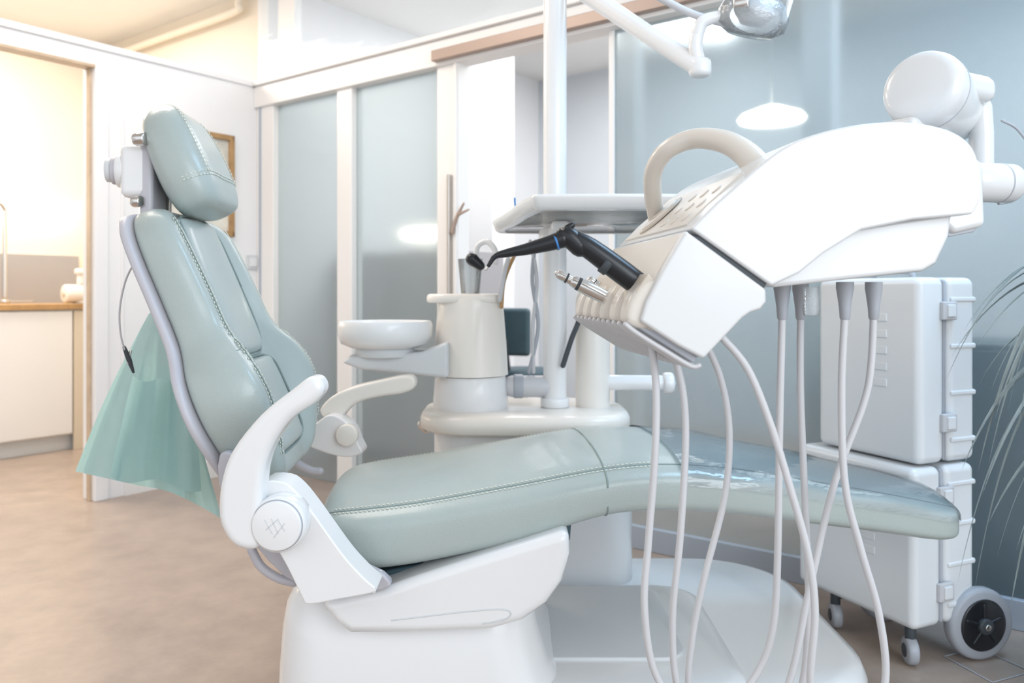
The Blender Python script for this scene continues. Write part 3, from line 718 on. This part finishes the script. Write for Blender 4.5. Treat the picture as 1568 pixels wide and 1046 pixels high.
for k, q in enumerate([cc2+ux*(w2/2-.005)-uy*(d2/2+.01), cc2+ux*(w2/2-.02)+uy*(d2/2-.14)]):
    q = Vector((q.x, q.y, wr))
    axn = Vector((.2, -.98, 0)).normalized()
    cyl('tire_%d' % k, q, wr, .04, M_hose2, lo_, tuple(axn), .014, 48)
    cyl('rim_%d' % k, q+axn*.004, wr*.74, .04, M_black, lo_, tuple(axn), .008, 40)
    cyl('hub_%d' % k, q+axn*.026, .022, .02, M_dark, lo_, tuple(axn), .005, 24)
    cyl('bolt_%d' % k, q+axn*.036, .009, .008, M_metal, lo_, tuple(axn), .002, 16)
    for s_ in range(5):
        a_ = s_*2*math.pi/5; vv_ = Vector((0, 0, 1)); hh_ = axn.cross(vv_)
        tube('spoke_%d_%d' % (k, s_), [q+axn*.024+(vv_*math.cos(a_)+hh_*math.sin(a_))*.02, q+axn*.022+(vv_*math.cos(a_)+hh_*math.sin(a_))*.055], .005, M_black, lo_, seg=8)
for k, q in enumerate([cc2-ux*(w2/2-.035)-uy*(d2/2-.04), cc2-ux*(w2/2-.035)+uy*(d2/2-.12)]):
    q = Vector((q.x, q.y, .038))
    cyl('castor_wheel_%d' % k, q, .037, .03, M_hose2, lo_, tuple(ux*.8-uy*.5), .008)
    cyl('castor_hub_%d' % k, q, .018, .036, M_dark, lo_, tuple(ux*.8-uy*.5), .003)
    cyl('castor_stem_%d' % k, q+Vector((0, 0, .045)), .014, .05, M_dark, lo_)
tube('castor_rail', [Vector((q.x, q.y, .095)), Vector((q.x, q.y, .095))+ux*.15], .012, M_dark, lo_)
fh = empty('floor_hatch', (1.27, 1.98, 0))
hp_ = T3([(1446, 1006, 2.195), (1500, 994, 2.243), (1580, 1030, 2.104), (1520, 1046, 2.047)])
tube('frame', [(x, y, .002) for x, y, z in hp_]+[(hp_[0][0], hp_[0][1], .002)], .0025, M_hose2, fh, straight=True, flat=(.5, 1))

# ------------------------------------------------------------------ plant
ptc = Vector((1.47, 1.88, 0))
pt = empty('potted_dracaena', ptc)
lathe('pot', [(.10, 0), (.11, .01), (.14, .30), (.145, .31), (.13, .31), (.12, .27), (.001, .26)], ptc, M_pot, pt)
tube('trunk', [ptc+Vector((0, 0, .25)), ptc+Vector((.01, .0, .6)), ptc+Vector((-.01, 0, 1.02))], [.018, .015, .012], M_wood, pt)
def leaf(i, org, az, L, el, droop, w):
    dirh = Vector((math.cos(az), math.sin(az), 0)); side = Vector((-math.sin(az), math.cos(az), 0))
    v = []; f = []; N = 18
    for k in range(N+1):
        t = k/N; h = L*(math.cos(el)*t*(1-.18*t*droop)); z = L*(math.sin(el)*t-droop*t*t)
        ww = w*(math.sin(math.pi*min(1, t*.92+.08)))**.6*(1-t*.55)
        p = org+dirh*h+Vector((0, 0, z))
        v += [tuple(p+side*ww+Vector((0, 0, ww*.8))), tuple(p), tuple(p-side*ww+Vector((0, 0, ww*.8)))]
    for k in range(N):
        for s in (0, 1): f.append([3*k+s, 3*k+s+1, 3*k+s+4, 3*k+s+3])
    obj('leaf_%d' % i, v, f, M_leaf, pt)
i = 0
for zc, cnt in ((1.04, 26), (.92, 18), (.80, 16), (.68, 8)):
    for k in range(cnt):
        az = math.radians(random.uniform(150, 235)) if k % 5 else random.uniform(-1.9, 1.0)
        L = random.uniform(.40, .64) if k % 5 else random.uniform(.2, .32)
        leaf(i, ptc+Vector((0, 0, zc+random.uniform(-.03, .03))), az, L, random.uniform(.4, 1.05), random.uniform(.8, 1.5), random.uniform(.007, .013)); i += 1

# ------------------------------------------------------------------ lights
def area(name, loc, tgt, size, power, col, sy=None):
    l = bpy.data.lights.new(name, 'AREA'); l.energy = power; l.color = col; l.size = size
    if sy: l.shape = 'RECTANGLE'; l.size_y = sy
    o = bpy.data.objects.new(name, l); o.location = loc
    o.rotation_euler = (Vector(tgt)-Vector(loc)).to_track_quat('-Z', 'Y').to_euler()
    sc.collection.objects.link(o)
area('fill_behind_camera', (2.0, -1.5, 1.9), (.2, 2.2, .8), 2.4, 62, (.86, .94, 1), 1.8)  # added fill lamp behind the camera, brightens the near objects; no window there
area('fill_warm_left', (-1.4, 2.6, 2.78), (-1.4, 2.6, 0), 1.2, 32, (1, .90, .80))  # added lamp to warm the left side, no fixture modelled
area('fill_cool_right', (1.6, 1.7, 2.78), (1.6, 1.7, 0), 1.0, 40, (.42, .70, 1))  # added blue lamp to cool the floor and cases on the right
p = R(1.6, -1.3, 2.78); area('next_room_light', p, p-Vector((0, 0, 1)), 1.8, 62, (.97, .98, 1))
p = R(4.0, -1.5, 2.78); area('next_room_light_b', p, p-Vector((0, 0, 1)), 1.4, 46, (.92, .97, 1))
p = R(-1.0, 1.2, 2.78); area('kitchen_light', p, p-Vector((0, 0, 1)), .9, 56, (1, .94, .84))
w = bpy.data.worlds.new('world'); sc.world = w; w.use_nodes = True
w.node_tree.nodes['Background'].inputs[0].default_value = (.90, .95, 1, 1)
w.node_tree.nodes['Background'].inputs[1].default_value = 1.45

# ------------------------------------------------------------------ camera
cam = bpy.data.cameras.new('camera'); co = bpy.data.objects.new('camera', cam); sc.collection.objects.link(co)
co.location = (0, 0, 1); co.rotation_euler = (math.radians(90), 0, 0)
cam.lens = 28.0; cam.sensor_width = 36; cam.shift_y = -.0466; cam.clip_start = .02
cam.dof.use_dof = True; cam.dof.focus_distance = 1.5; cam.dof.aperture_fstop = 4
sc.camera = co
